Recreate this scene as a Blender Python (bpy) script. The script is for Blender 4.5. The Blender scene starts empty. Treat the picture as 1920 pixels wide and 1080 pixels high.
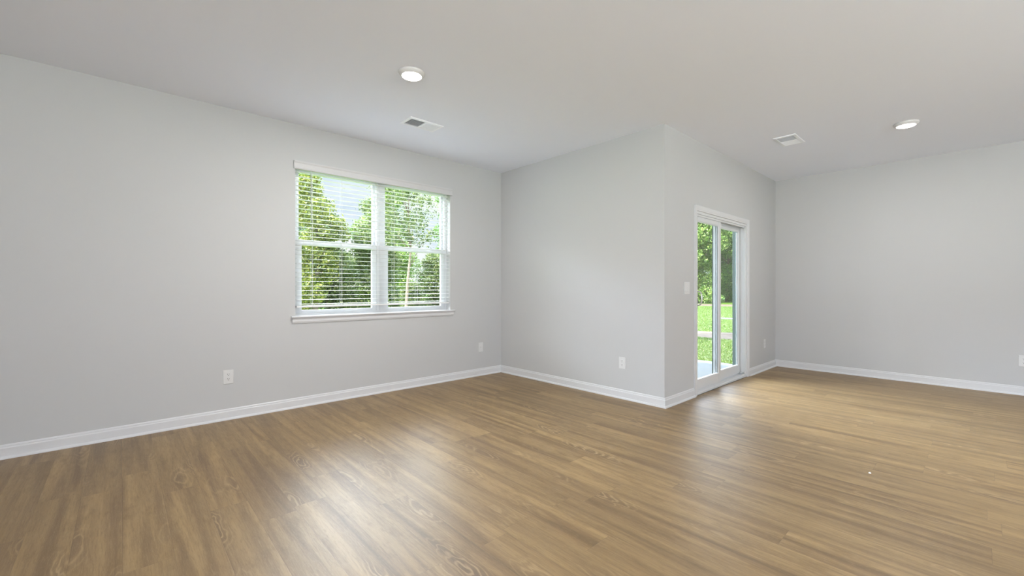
import bpy, bmesh, math, random
import numpy as np
from mathutils import Vector, Matrix

sc = bpy.context.scene
C = sc.collection

# ------------------------------------------------------------------ camera
HEAD = math.radians(47.6)              # heading measured from +X towards +Y
cam_d = bpy.data.cameras.new('camera')
cam_d.sensor_fit = 'HORIZONTAL'
cam_d.sensor_width = 36.0
cam_d.lens = 36.0 * 802.6 / 1920.0
cam_d.clip_start = 0.05
cam_d.clip_end = 400
cam = bpy.data.objects.new('camera', cam_d)
C.objects.link(cam)
cam.location = (0, 0, 1.157)
cam.rotation_euler = (math.radians(90), 0, HEAD - math.radians(90))
sc.camera = cam

# ------------------------------------------------------------------ view transform
sc.view_settings.view_transform = 'Standard'
sc.view_settings.look = 'None'
sc.view_settings.gamma = 1.0
sc.view_settings.use_curve_mapping = False
sc.view_settings.exposure = 0.0
sc.cycles.diffuse_bounces = 7
sc.cycles.max_bounces = 12
sc.cycles.transparent_max_bounces = 24
sc.cycles.sample_clamp_indirect = 6.0
sc.cycles.use_denoising = True

# ------------------------------------------------------------------ sky
def build_world():
    w = bpy.data.worlds.new('sky')
    sc.world = w
    w.use_nodes = True
    nt = w.node_tree
    nt.nodes.clear()
    N = nt.nodes.new
    L = nt.links.new
    tc = N('ShaderNodeTexCoord')
    sep = N('ShaderNodeSeparateXYZ')
    L(tc.outputs['Generated'], sep.inputs[0])
    ramp = N('ShaderNodeValToRGB')
    cr = ramp.color_ramp
    cr.elements[0].position = 0.0
    cr.elements[0].color = (0.86, 0.92, 1.02, 1)
    cr.elements[1].position = 1.0
    cr.elements[1].color = (0.42, 0.62, 1.0, 1)
    e = cr.elements.new(0.22)
    e.color = (0.72, 0.83, 1.03, 1)
    L(sep.outputs['Z'], ramp.inputs[0])
    noise = N('ShaderNodeTexNoise')
    noise.inputs['Scale'].default_value = 3.2
    noise.inputs['Detail'].default_value = 5
    noise.inputs['Roughness'].default_value = 0.55
    mp = N('ShaderNodeMapping')
    mp.inputs['Scale'].default_value = (1, 1, 2.6)
    L(tc.outputs['Generated'], mp.inputs[0])
    L(mp.outputs[0], noise.inputs['Vector'])
    cl = N('ShaderNodeValToRGB')
    cl.color_ramp.elements[0].position = 0.42
    cl.color_ramp.elements[0].color = (0, 0, 0, 1)
    cl.color_ramp.elements[1].position = 0.62
    cl.color_ramp.elements[1].color = (1, 1, 1, 1)
    L(noise.outputs['Fac'], cl.inputs[0])
    mix = N('ShaderNodeMix')
    mix.data_type = 'RGBA'
    L(cl.outputs[0], mix.inputs['Factor'])
    L(ramp.outputs[0], mix.inputs['A'])
    mix.inputs['B'].default_value = (1.15, 1.15, 1.17, 1)
    st = N('ShaderNodeMapRange')
    st.inputs['From Min'].default_value = 0.245
    st.inputs['From Max'].default_value = 0.36
    st.inputs['To Min'].default_value = 1.0
    # extra sky brightness added towards the window (+Y), less towards the door (+X)
    az = N('ShaderNodeVectorMath')
    az.operation = 'DOT_PRODUCT'
    L(tc.outputs['Generated'], az.inputs[0])
    az.inputs[1].default_value = (-0.15, 0.99, 0.0)
    sky_boost = N('ShaderNodeMapRange')
    sky_boost.interpolation_type = 'SMOOTHSTEP'
    sky_boost.inputs['From Min'].default_value = 0.30
    sky_boost.inputs['From Max'].default_value = 0.80
    sky_boost.inputs['To Min'].default_value = 13.0
    sky_boost.inputs['To Max'].default_value = 52.0
    L(az.outputs['Value'], sky_boost.inputs['Value'])
    L(sky_boost.outputs[0], st.inputs['To Max'])
    st.interpolation_type = 'SMOOTHSTEP'
    L(sep.outputs['Z'], st.inputs['Value'])
    bg = N('ShaderNodeBackground')
    L(mix.outputs['Result'], bg.inputs['Color'])
    fall = N('ShaderNodeMapRange')                     # the added brightness fades out overhead
    fall.interpolation_type = 'SMOOTHSTEP'
    fall.inputs['From Min'].default_value = 0.55
    fall.inputs['From Max'].default_value = 0.80
    L(sep.outputs['Z'], fall.inputs['Value'])
    fm = N('ShaderNodeMix')
    L(fall.outputs[0], fm.inputs['Factor'])
    L(st.outputs[0], fm.inputs['A'])
    fm.inputs['B'].default_value = 3.0
    L(fm.outputs['Result'], bg.inputs['Strength'])
    out = N('ShaderNodeOutputWorld')
    L(bg.outputs[0], out.inputs[0])
build_world()

# ------------------------------------------------------------------ sun
SUN_DIR = Vector((0.86, 0.03, -1.0)).normalized()      # direction the light travels
sl = bpy.data.lights.new('sun', 'SUN')
sl.energy = 22.0
sl.angle = math.radians(0.6)
sl.color = (1.0, 0.95, 0.86)
sun = bpy.data.objects.new('sun', sl)
C.objects.link(sun)
sun.rotation_euler = SUN_DIR.to_track_quat('-Z', 'Y').to_euler()
sun.location = (-10, 0, 14)

# ------------------------------------------------------------------ added fill lights in wall openings behind the camera
def area(name, loc, aim, sx, sy, watts, col=(1, 1, 1)):
    d = bpy.data.lights.new(name, 'AREA')
    d.shape = 'RECTANGLE'
    d.size = sx
    d.size_y = sy
    d.energy = watts
    d.color = col
    o = bpy.data.objects.new(name, d)
    C.objects.link(o)
    o.location = loc
    o.rotation_euler = Vector(aim).to_track_quat('-Z', 'Y').to_euler()
    return o

XL, YB = -3.4, -4.4                    # the room's far left and rear walls, behind the camera
FILL_COL = (0.935, 0.985, 1.065)
area('fill_light_far_left', (XL - 0.02, -2.5, 1.45), (1, 0, 0.9), 2.6, 1.5, 300, FILL_COL)  # added fill, tilted up, brightens the walls facing it
area('fill_light_rear', (1.6, YB - 0.02, 1.45), (0, 1, 9.0), 2.6, 1.5, 430, FILL_COL)  # added fill, aimed almost straight up to brighten the ceiling

# ------------------------------------------------------------------ materials
def new_mat(name):
    m = bpy.data.materials.new(name)
    m.use_nodes = True
    return m, m.node_tree, m.node_tree.nodes['Principled BSDF']

def plain(name, col, rough=0.5, spec=0.5, metal=0.0, bump=None):
    m, nt, b = new_mat(name)
    b.inputs['Base Color'].default_value = (*col, 1)
    b.inputs['Roughness'].default_value = rough
    b.inputs['Specular IOR Level'].default_value = spec
    b.inputs['Metallic'].default_value = metal
    if bump:
        n = nt.nodes.new('ShaderNodeTexNoise')
        n.inputs['Scale'].default_value = bump[0]
        n.inputs['Detail'].default_value = 3
        tc = nt.nodes.new('ShaderNodeTexCoord')
        nt.links.new(tc.outputs['Object'], n.inputs['Vector'])
        bp = nt.nodes.new('ShaderNodeBump')
        bp.inputs['Strength'].default_value = bump[1]
        bp.inputs['Distance'].default_value = 0.001
        nt.links.new(n.outputs['Fac'], bp.inputs['Height'])
        nt.links.new(bp.outputs[0], b.inputs['Normal'])
    return m

M = {}
M['wall'] = plain('light grey wall paint', (0.530, 0.530, 0.524), 0.75, 0.25, bump=(260, 0.06))
M['ceiling'] = plain('flat white ceiling paint', (0.855, 0.888, 0.965), 0.9, 0.15, bump=(220, 0.06))
M['trim'] = plain('semi gloss white trim paint', (0.66, 0.66, 0.665), 0.35, 0.45)
M['vinyl'] = plain('white vinyl frame', (0.66, 0.67, 0.675), 0.3, 0.45)
M['slat'] = plain('white faux wood slat', (0.82, 0.82, 0.81), 0.4, 0.4)
M['valance'] = plain('white blind valance', (0.58, 0.572, 0.572), 0.45, 0.4)
M['cord'] = plain('white blind cord', (0.72, 0.73, 0.72), 0.8)
M['wand'] = plain('clear grey tilt wand', (0.45, 0.48, 0.48), 0.25)
M['plate'] = plain('white wall plate plastic', (0.67, 0.67, 0.66), 0.3, 0.5)
M['slot'] = plain('dark outlet slot', (0.03, 0.03, 0.03), 0.6)
M['lampring'] = plain('white lamp trim', (0.70, 0.69, 0.68), 0.4)
M['vent'] = plain('white enamel vent', (0.90, 0.92, 0.95), 0.35)
M['duct'] = plain('dark grey duct', (0.50, 0.51, 0.52), 0.7)
M['nickel'] = plain('satin nickel', (0.70, 0.70, 0.68), 0.3, metal=0.9)
M['black'] = plain('black rubber gasket', (0.03, 0.05, 0.045), 0.5)
M['siding'] = plain('pale exterior siding', (0.62, 0.63, 0.62), 0.7)
M['shingle'] = plain('grey roof underside', (0.55, 0.55, 0.54), 0.8)
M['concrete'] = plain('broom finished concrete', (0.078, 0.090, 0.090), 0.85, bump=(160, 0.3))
M['fleck'] = plain('white paper fleck', (0.75, 0.74, 0.72), 0.6)

def emit(name, col, s):
    m = bpy.data.materials.new(name)
    m.use_nodes = True
    nt = m.node_tree
    nt.nodes.clear()
    e = nt.nodes.new('ShaderNodeEmission')
    e.inputs[0].default_value = (*col, 1)
    e.inputs[1].default_value = s
    o = nt.nodes.new('ShaderNodeOutputMaterial')
    nt.links.new(e.outputs[0], o.inputs[0])
    return m
M['lens'] = emit('glowing lamp lens', (1.0, 0.985, 0.95), 14)

def glass_mat():
    m = bpy.data.materials.new('clear window glass')
    m.use_nodes = True
    nt = m.node_tree
    nt.nodes.clear()
    t = nt.nodes.new('ShaderNodeBsdfTransparent')
    t.inputs[0].default_value = (0.955, 0.975, 0.965, 1)
    g = nt.nodes.new('ShaderNodeBsdfGlossy')
    g.inputs['Roughness'].default_value = 0.02
    fr = nt.nodes.new('ShaderNodeFresnel')
    gm = nt.nodes.new('ShaderNodeNewGeometry')        # the same pane reflectance from both sides of the glass
    mr = nt.nodes.new('ShaderNodeMapRange')
    mr.inputs['To Min'].default_value = 1.38
    mr.inputs['To Max'].default_value = 1 / 1.38
    nt.links.new(gm.outputs['Backfacing'], mr.inputs['Value'])
    nt.links.new(mr.outputs[0], fr.inputs['IOR'])
    mx = nt.nodes.new('ShaderNodeMixShader')
    nt.links.new(fr.outputs[0], mx.inputs[0])
    nt.links.new(t.outputs[0], mx.inputs[1])
    nt.links.new(g.outputs[0], mx.inputs[2])
    o = nt.nodes.new('ShaderNodeOutputMaterial')
    nt.links.new(mx.outputs[0], o.inputs[0])
    return m
M['glass'] = glass_mat()

def floor_mat():
    m, nt, b = new_mat('oak plank vinyl floor')
    N, L = nt.nodes.new, nt.links.new
    PW, PL = 0.168, 1.22
    def math_(op, a, bb=None, c=None):
        n = N('ShaderNodeMath')
        n.operation = op
        for i, v in enumerate((a, bb, c)):
            if v is None:
                continue
            if isinstance(v, (int, float)):
                n.inputs[i].default_value = v
            else:
                L(v, n.inputs[i])
        return n.outputs[0]
    def comb(x, y, z):
        n = N('ShaderNodeCombineXYZ')
        for i, v in enumerate((x, y, z)):
            if isinstance(v, (int, float)):
                n.inputs[i].default_value = v
            else:
                L(v, n.inputs[i])
        return n.outputs[0]
    def mixc(f, a, bb, mode='MIX'):
        n = N('ShaderNodeMix')
        n.data_type = 'RGBA'
        n.blend_type = mode
        if isinstance(f, (int, float)):
            n.inputs['Factor'].default_value = f
        else:
            L(f, n.inputs['Factor'])
        for k, v in (('A', a), ('B', bb)):
            if isinstance(v, tuple):
                n.inputs[k].default_value = (*v, 1)
            else:
                L(v, n.inputs[k])
        return n.outputs['Result']
    def noise(vec, scale, detail, rough, dist=0.0):
        n = N('ShaderNodeTexNoise')
        n.inputs['Scale'].default_value = scale
        n.inputs['Detail'].default_value = detail
        n.inputs['Roughness'].default_value = rough
        n.inputs['Distortion'].default_value = dist
        L(vec, n.inputs['Vector'])
        return n.outputs['Fac']
    def rng(v, a, bb, c=0.0, d=1.0, smooth=False):
        n = N('ShaderNodeMapRange')
        n.inputs['From Min'].default_value = a
        n.inputs['From Max'].default_value = bb
        n.inputs['To Min'].default_value = c
        n.inputs['To Max'].default_value = d
        if smooth:
            n.interpolation_type = 'SMOOTHSTEP'
        L(v, n.inputs['Value'])
        return n.outputs[0]
    tc = N('ShaderNodeTexCoord')
    sep = N('ShaderNodeSeparateXYZ')
    L(tc.outputs['Object'], sep.inputs[0])
    x, y = sep.outputs['X'], sep.outputs['Y']
    u = math_('DIVIDE', math_('ADD', x, 0.164), PW)
    row = math_('FLOOR', u)
    wn = N('ShaderNodeTexWhiteNoise')
    wn.noise_dimensions = '1D'
    L(row, wn.inputs['W'])
    v = math_('ADD', math_('DIVIDE', y, PL), math_('MULTIPLY', wn.outputs['Value'], 7.3))
    col = math_('FLOOR', v)
    fu = math_('FRACT', u)
    fv = math_('FRACT', v)
    wn2 = N('ShaderNodeTexWhiteNoise')
    wn2.noise_dimensions = '2D'
    L(comb(row, col, 0.0), wn2.inputs['Vector'])
    rnd = wn2.outputs['Value']
    rc = N('ShaderNodeSeparateColor')
    L(wn2.outputs['Color'], rc.inputs[0])
    # coordinates inside one plank, shifted at random from plank to plank
    ox = math_('MULTIPLY', rc.outputs[0], 37.0)
    oy = math_('MULTIPLY', rc.outputs[1], 53.0)
    px = math_('ADD', math_('MULTIPLY', fu, PW), ox)
    py = math_('ADD', math_('MULTIPLY', fv, PL), oy)
    # broad dark and pale bands running along the plank
    band = noise(comb(math_('MULTIPLY', px, 13.0), math_('MULTIPLY', py, 0.6), 0.0), 1.0, 4, 0.6, 0.5)
    # cathedral rings around knots
    vor = N('ShaderNodeTexVoronoi')
    vor.feature = 'F1'
    vor.inputs['Scale'].default_value = 1.0
    vor.inputs['Randomness'].default_value = 0.9
    warp = noise(comb(math_('MULTIPLY', px, 22.0), math_('MULTIPLY', py, 5.0), 3.0), 1.0, 2, 0.45)
    wx = math_('ADD', math_('MULTIPLY', px, 5.6), math_('MULTIPLY', warp, 0.36))
    wy = math_('ADD', math_('MULTIPLY', py, 1.5), math_('MULTIPLY', warp, 0.34))
    L(comb(wx, wy, 0.0), vor.inputs['Vector'])
    dist = vor.outputs['Distance']
    rings = math_('SINE', math_('MULTIPLY', math_('POWER', dist, 0.85), 74.0))
    ring_mask = rng(dist, 0.08, 0.62, 1.0, 0.0, True)
    pick = rng(noise(comb(math_('MULTIPLY', px, 3.0), math_('MULTIPLY', py, 0.9), 9.0), 1.0, 1, 0.5), 0.42, 0.60, 0.0, 1.0, True)
    ringv = math_('MULTIPLY', math_('MULTIPLY', rings, ring_mask), pick)
    knot = math_('MULTIPLY', rng(dist, 0.02, 0.42, 1.0, 0.0, True), pick)
    # fine grain
    grain = noise(comb(math_('MULTIPLY', px, 150.0), math_('MULTIPLY', py, 11.0), 0.0), 1.0, 4, 0.65, 0.4)
    fine = noise(comb(math_('MULTIPLY', px, 620.0), math_('MULTIPLY', py, 38.0), 5.0), 1.0, 2, 0.6)
    blot = noise(comb(math_('MULTIPLY', px, 14.0), math_('MULTIPLY', py, 5.0), 7.0), 1.0, 4, 0.6)
    c = mixc(rng(band, 0.35, 0.66), (0.150, 0.085, 0.030), (0.358, 0.230, 0.094))
    c = mixc(math_('MULTIPLY', rnd, 0.25), c, (0.262, 0.174, 0.072))
    c = mixc(rng(blot, 0.48, 0.78, 0.0, 0.60, True), c, (0.135, 0.074, 0.018))
    c = mixc(rng(blot, 0.16, 0.40, 0.30, 0.0, True), c, (0.255, 0.195, 0.080))
    c = mixc(math_('MULTIPLY', knot, 0.55), c, (0.130, 0.076, 0.032))
    c = mixc(rng(ringv, 0.2, 1.0, 0.0, 0.62), c, (0.52, 0.36, 0.18))
    c = mixc(rng(ringv, -0.1, -1.0, 0.0, 0.42), c, (0.12, 0.070, 0.030))
    c = mixc(rng(grain, 0.50, 0.72, 0.0, 0.50), c, (0.140, 0.082, 0.034))
    c = mixc(rng(grain, 0.42, 0.22, 0.0, 0.30), c, (0.48, 0.33, 0.165))
    c = mixc(rng(fine, 0.52, 0.80, 0.0, 0.26), c, (0.50, 0.36, 0.20))
    c = mixc(math_('MULTIPLY', rng(rc.outputs[2], 0.0, 1.0), 0.26), c, (0.120, 0.070, 0.030))
    # seams
    eu = math_('MULTIPLY', math_('MINIMUM', fu, math_('SUBTRACT', 1.0, fu)), PW)
    ev = math_('MULTIPLY', math_('MINIMUM', fv, math_('SUBTRACT', 1.0, fv)), PL)
    edge = math_('MINIMUM', eu, ev)
    seam = rng(edge, 0.0004, 0.0016, 1.0, 0.0)
    c = mixc(math_('MULTIPLY', seam, 0.30), c, (0.09, 0.060, 0.035))
    L(c, b.inputs['Base Color'])
    L(rng(grain, 0.3, 0.7, 0.40, 0.47), b.inputs['Roughness'])
    b.inputs['Specular IOR Level'].default_value = 0.72
    bh = math_('SUBTRACT', math_('MULTIPLY', grain, 0.12), seam)
    bp = N('ShaderNodeBump')
    bp.inputs['Strength'].default_value = 0.22
    bp.inputs['Distance'].default_value = 0.0008
    L(bh, bp.inputs['Height'])
    L(bp.outputs[0], b.inputs['Normal'])
    return m
M['floor'] = floor_mat()

def leaf_mat(name, dark, mid, lite, trans=0.4):
    m = bpy.data.materials.new(name)
    m.use_nodes = True
    nt = m.node_tree
    nt.nodes.clear()
    N, L = nt.nodes.new, nt.links.new
    g = N('ShaderNodeNewGeometry')
    r = N('ShaderNodeValToRGB')
    r.color_ramp.elements[0].color = (*dark, 1)
    r.color_ramp.elements[1].color = (*lite, 1)
    e = r.color_ramp.elements.new(0.55)
    e.color = (*mid, 1)
    L(g.outputs['Random Per Island'], r.inputs[0])
    d = N('ShaderNodeBsdfDiffuse')
    t = N('ShaderNodeBsdfTranslucent')
    gl = N('ShaderNodeBsdfGlossy')
    gl.inputs['Roughness'].default_value = 0.45
    L(r.outputs[0], d.inputs[0])
    L(r.outputs[0], t.inputs[0])
    mx = N('ShaderNodeMixShader')
    mx.inputs[0].default_value = trans
    L(d.outputs[0], mx.inputs[1])
    L(t.outputs[0], mx.inputs[2])
    mx2 = N('ShaderNodeMixShader')
    mx2.inputs[0].default_value = 0.05
    L(mx.outputs[0], mx2.inputs[1])
    L(gl.outputs[0], mx2.inputs[2])
    o = N('ShaderNodeOutputMaterial')
    L(mx2.outputs[0], o.inputs[0])
    return m
M['leaf_yellow'] = leaf_mat('yellow green leaves', (0.050, 0.10, 0.014), (0.17, 0.215, 0.030), (0.36, 0.37, 0.070))
M['leaf_green'] = leaf_mat('mid green leaves', (0.032, 0.070, 0.014), (0.095, 0.150, 0.030), (0.24, 0.27, 0.09))
M['leaf_deep'] = leaf_mat('deep green leaves', (0.026, 0.070, 0.014), (0.068, 0.140, 0.026), (0.15, 0.23, 0.06))
M['leaf_pale'] = leaf_mat('pale sunlit leaves', (0.05, 0.13, 0.016), (0.16, 0.29, 0.045), (0.42, 0.50, 0.16))
M['leaf_forest'] = leaf_mat('deep forest leaves', (0.030, 0.085, 0.012), (0.095, 0.21, 0.028), (0.24, 0.38, 0.075))
M['bark'] = plain('pale brown bark', (0.17, 0.13, 0.095), 0.9, bump=(30, 0.8))

def lawn_mat():
    m, nt, b = new_mat('sunny lawn')
    N, L = nt.nodes.new, nt.links.new
    tc = N('ShaderNodeTexCoord')
    def noise(s, d, r=0.6):
        n = N('ShaderNodeTexNoise')
        n.inputs['Scale'].default_value = s
        n.inputs['Detail'].default_value = d
        n.inputs['Roughness'].default_value = r
        L(tc.outputs['Object'], n.inputs['Vector'])
        return n.outputs['Fac']
    r = N('ShaderNodeValToRGB')
    r.color_ramp.elements[0].position = 0.3
    r.color_ramp.elements[0].color = (0.045, 0.105, 0.008, 1)
    r.color_ramp.elements[1].position = 0.7
    r.color_ramp.elements[1].color = (0.085, 0.155, 0.016, 1)
    L(noise(14, 6, 0.75), r.inputs[0])
    r2 = N('ShaderNodeValToRGB')
    r2.color_ramp.elements[0].position = 0.45
    r2.color_ramp.elements[0].color = (0, 0, 0, 1)
    r2.color_ramp.elements[1].position = 0.75
    r2.color_ramp.elements[1].color = (0.35, 0.35, 0.35, 1)
    L(noise(0.35, 3), r2.inputs[0])
    mx = N('ShaderNodeMix')
    mx.data_type = 'RGBA'
    L(r2.outputs[0], mx.inputs['Factor'])
    L(r.outputs[0], mx.inputs['A'])
    mx.inputs['B'].default_value = (0.11, 0.14, 0.04, 1)
    L(mx.outputs['Result'], b.inputs['Base Color'])
    b.inputs['Roughness'].default_value = 0.9
    b.inputs['Specular IOR Level'].default_value = 0.1
    bp = N('ShaderNodeBump')
    bp.inputs['Strength'].default_value = 0.8
    bp.inputs['Distance'].default_value = 0.03
    L(noise(45, 4, 0.8), bp.inputs['Height'])
    L(bp.outputs[0], b.inputs['Normal'])
    return m
M['lawn'] = lawn_mat()

def dirt_mat():
    m, nt, b = new_mat('dry bare soil')
    N, L = nt.nodes.new, nt.links.new
    tc = N('ShaderNodeTexCoord')
    n = N('ShaderNodeTexNoise')
    n.inputs['Scale'].default_value = 9
    n.inputs['Detail'].default_value = 8
    n.inputs['Roughness'].default_value = 0.75
    L(tc.outputs['Object'], n.inputs['Vector'])
    r = N('ShaderNodeValToRGB')
    r.color_ramp.elements[0].position = 0.35
    r.color_ramp.elements[0].color = (0.060, 0.043, 0.028, 1)
    r.color_ramp.elements[1].position = 0.68
    r.color_ramp.elements[1].color = (0.125, 0.098, 0.070, 1)
    L(n.outputs['Fac'], r.inputs[0])
    L(r.outputs[0], b.inputs['Base Color'])
    b.inputs['Roughness'].default_value = 0.95
    return m
M['dirt'] = dirt_mat()

# ------------------------------------------------------------------ helpers
def obj(name, bm, mat, parent=None, smooth=False):
    me = bpy.data.meshes.new(name)
    bmesh.ops.recalc_face_normals(bm, faces=bm.faces)
    bm.to_mesh(me)
    bm.free()
    if smooth:
        for p in me.polygons:
            p.use_smooth = True
    for k in (mat if isinstance(mat, (list, tuple)) else [mat]):
        me.materials.append(k)
    o = bpy.data.objects.new(name, me)
    C.objects.link(o)
    if parent is not None:
        o.parent = parent
    return o

def tag(o, label, cat, group=None, kind=None):
    o['label'] = label
    o['category'] = cat
    if group:
        o['group'] = group
    if kind:
        o['kind'] = kind
    return o

def thing(name, label, cat, loc=(0, 0, 0), rz=0.0, group=None, kind=None):
    o = bpy.data.objects.new(name, None)
    C.objects.link(o)
    o.empty_display_size = 0.1
    o.location = loc
    o.rotation_euler = (0, 0, rz)
    return tag(o, label, cat, group, kind)

def box(bm, x0, x1, y0, y1, z0, z1, bev=0.0):
    r = bmesh.ops.create_cube(bm, size=1.0)
    vs = r['verts']
    for v in vs:
        v.co = Vector((x0 + (v.co.x + .5) * (x1 - x0), y0 + (v.co.y + .5) * (y1 - y0), z0 + (v.co.z + .5) * (z1 - z0)))
    if bev > 0:
        es = list({e for v in vs for e in v.link_edges})
        bmesh.ops.bevel(bm, geom=es, offset=bev, segments=2, profile=0.5, affect='EDGES')
    return bm

def boxes(*bs, bev=0.0):
    bm = bmesh.new()
    for q in bs:
        box(bm, *q, bev=bev)
    return bm

def run(bm, p0, p1, nrm, up, prof, m0=0, m1=0):
    """A moulding: profile points (d, h) swept from p0 to p1; d goes along nrm, h along up.
    m0 / m1: how far the ends shift along the run per unit of d (mitres)."""
    p0, p1, nrm, up = Vector(p0), Vector(p1), Vector(nrm), Vector(up)
    t = (p1 - p0).normalized()
    a = [bm.verts.new(p0 + nrm * d + up * h + t * (m0 * d)) for d, h in prof]
    b = [bm.verts.new(p1 + nrm * d + up * h + t * (m1 * d)) for d, h in prof]
    n = len(prof)
    for i in range(n):
        j = (i + 1) % n
        bm.faces.new((a[i], a[j], b[j], b[i]))
    bm.faces.new(a[::-1])
    bm.faces.new(b)
    return bm

def lathe(bm, prof, seg=48, axis_z=True):
    rings = []
    for r, z in prof:
        if r < 1e-6:
            rings.append([bm.verts.new((0, 0, z))])
        else:
            rings.append([bm.verts.new((r * math.cos(2 * math.pi * k / seg), r * math.sin(2 * math.pi * k / seg), z)) for k in range(seg)])
    for a, b in zip(rings, rings[1:]):
        for k in range(seg):
            k2 = (k + 1) % seg
            if len(a) == 1 and len(b) == 1:
                continue
            if len(a) == 1:
                bm.faces.new((a[0], b[k], b[k2]))
            elif len(b) == 1:
                bm.faces.new((a[k], b[0], a[k2]))
            else:
                bm.faces.new((a[k], b[k], b[k2], a[k2]))
    return bm

def tube(bm, pts, radii, seg=8, cap=True):
    pts = [Vector(p) for p in pts]
    rings = []
    for i, p in enumerate(pts):
        t = (pts[min(i + 1, len(pts) - 1)] - pts[max(i - 1, 0)]).normalized()
        ref = Vector((1, 0, 0)) if abs(t.x) < 0.8 else Vector((0, 1, 0))
        u = t.cross(ref).normalized()
        w = t.cross(u).normalized()
        r = radii[i] if isinstance(radii, (list, tuple)) else radii
        rings.append([bm.verts.new(p + (u * math.cos(2 * math.pi * k / seg) + w * math.sin(2 * math.pi * k / seg)) * r) for k in range(seg)])
    for a, b in zip(rings, rings[1:]):
        for k in range(seg):
            bm.faces.new((a[k], a[(k + 1) % seg], b[(k + 1) % seg], b[k]))
    if cap:
        bm.faces.new(rings[0][::-1])
        bm.faces.new(rings[-1])
    return bm

def struct(name, bm, mat, label, cat, parent=None):
    o = obj(name, bm, mat, parent)
    if parent is None:
        tag(o, label, cat, kind='structure')
    return o

# ------------------------------------------------------------------ room shell
H = 2.743
YW, XC, YD, XR = 4.469, 3.875, 2.06, 7.186        # window wall, centre wall, door wall, right wall
T = 0.15
WX0, WX1, WZ0, WZ1 = 1.243, 3.035, 0.868, 2.372   # window opening
DX0, DX1, DZ1 = 4.553, 6.030, 1.992               # door opening

def floor_outline(z):
    return [(XL, YB), (XR, YB), (XR, YD), (XC, YD), (XC, YW), (XL, YW)]

def slab(z0, z1, grow=0.0):
    bm = bmesh.new()
    g = grow
    pts = [(XL - g, YB - g), (XR + g, YB - g), (XR + g, YD + g), (XC + g, YD + g), (XC + g, YW + g), (XL - g, YW + g)]
    lo = [bm.verts.new((x, y, z0)) for x, y in pts]
    hi = [bm.verts.new((x, y, z1)) for x, y in pts]
    bm.faces.new(lo[::-1])
    bm.faces.new(hi)
    for i in range(6):
        j = (i + 1) % 6
        bm.faces.new((lo[i], lo[j], hi[j], hi[i]))
    return bm

struct('floor', slab(-0.10, 0.0, 0.10), M['floor'], 'oak look plank floor running through the empty room', 'floor')
struct('ceiling', slab(H, H + 0.10, 0.12), M['ceiling'], 'flat white ceiling with two round lamps and two vents', 'ceiling')

struct('wall_left', boxes(
    (XL - T, WX0, YW, YW + T, 0, H), (WX1, XC + T, YW, YW + T, 0, H),
    (WX0, WX1, YW, YW + T, 0, WZ0), (WX0, WX1, YW, YW + T, WZ1, H)), M['wall'],
    'long light grey wall holding the window with the blind', 'wall')
struct('wall_center', boxes((XC, XC + T, YD, YW, 0, H)), M['wall'],
    'short light grey wall between window wall and outer corner', 'wall')
struct('wall_door', boxes(
    (XC + T, DX0, YD, YD + T, 0, H), (DX1, XR + T, YD, YD + T, 0, H), (DX0, DX1, YD, YD + T, DZ1, H)), M['wall'],
    'light grey wall holding the sliding glass patio door', 'wall')
struct('wall_right', boxes((XR, XR + T, YB - T, YD, 0, H)), M['wall'],
    'plain light grey wall right of the patio door', 'wall')
ZA, ZB = 0.70, 2.20
struct('wall_far_left', boxes(
    (XL - T, XL, YB, -3.8, 0, H), (XL - T, XL, -1.2, YW, 0, H),
    (XL - T, XL, -3.8, -1.2, 0, ZA), (XL - T, XL, -3.8, -1.2, ZB, H)), M['wall'],
    'light grey wall with an added opening for fill light at the far left end of the room', 'wall')
struct('wall_rear', boxes(
    (XL - T, 0.3, YB - T, YB, 0, H), (2.9, XR, YB - T, YB, 0, H),
    (0.3, 2.9, YB - T, YB, 0, ZA), (0.3, 2.9, YB - T, YB, ZB, H)), M['wall'],
    'light grey wall with an added opening for fill light at the rear of the room', 'wall')
# roof with eaves (and a deep overhang added on the far left to block the sun)
rf = slab(H + 0.10, H + 0.28, 0.12)
box(rf, XL - 3.2, XC + 0.55, YB - 0.7, YW + 0.38, H + 0.14, H + 0.30)
box(rf, XC + 0.55, XR + 0.45, YB - 0.7, YD + 0.38, H + 0.14, H + 0.30)
struct('roof_eave', rf, M['shingle'], 'roof slab with eaves and an added overhang over the house', 'roof')

# ------------------------------------------------------------------ baseboards
BASE = [(0, 0), (0.0135, 0), (0.0135, 0.070), (0.0115, 0.0745), (0.0080, 0.0780), (0.0085, 0.0840), (0.0070, 0.0900), (0.0035, 0.0945), (0, 0.0950)]
SHOE = [(0.0135, 0), (0.0275, 0), (0.0270, 0.0070), (0.0235, 0.0135), (0.0190, 0.0175), (0.0135, 0.0190)]
def baseboard(name, p0, p1, nrm, m0, m1, label):
    bm = bmesh.new()
    run(bm, (*p0, 0), (*p1, 0), (*nrm, 0), (0, 0, 1), BASE, m0, m1)
    o = struct(name, bm, M['trim'], label, 'baseboard')
    bm = bmesh.new()
    run(bm, (*p0, 0), (*p1, 0), (*nrm, 0), (0, 0, 1), SHOE, m0, m1)
    obj('shoe_molding', bm, M['trim'], o)
baseboard('baseboard_left', (XL, YW), (XC, YW), (0, -1), 1, -1, 'white baseboard along the wall under the window')
baseboard('baseboard_center', (XC, YW), (XC, YD), (-1, 0), 1, 1, 'white baseboard along the short centre wall')
baseboard('baseboard_door', (XC, YD), (4.503, YD), (0, -1), -1, 0, 'short white baseboard between outer corner and patio door')
baseboard('baseboard_corner', (6.085, YD), (XR, YD), (0, -1), 0, -1, 'short white baseboard between patio door and inner corner')
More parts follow.
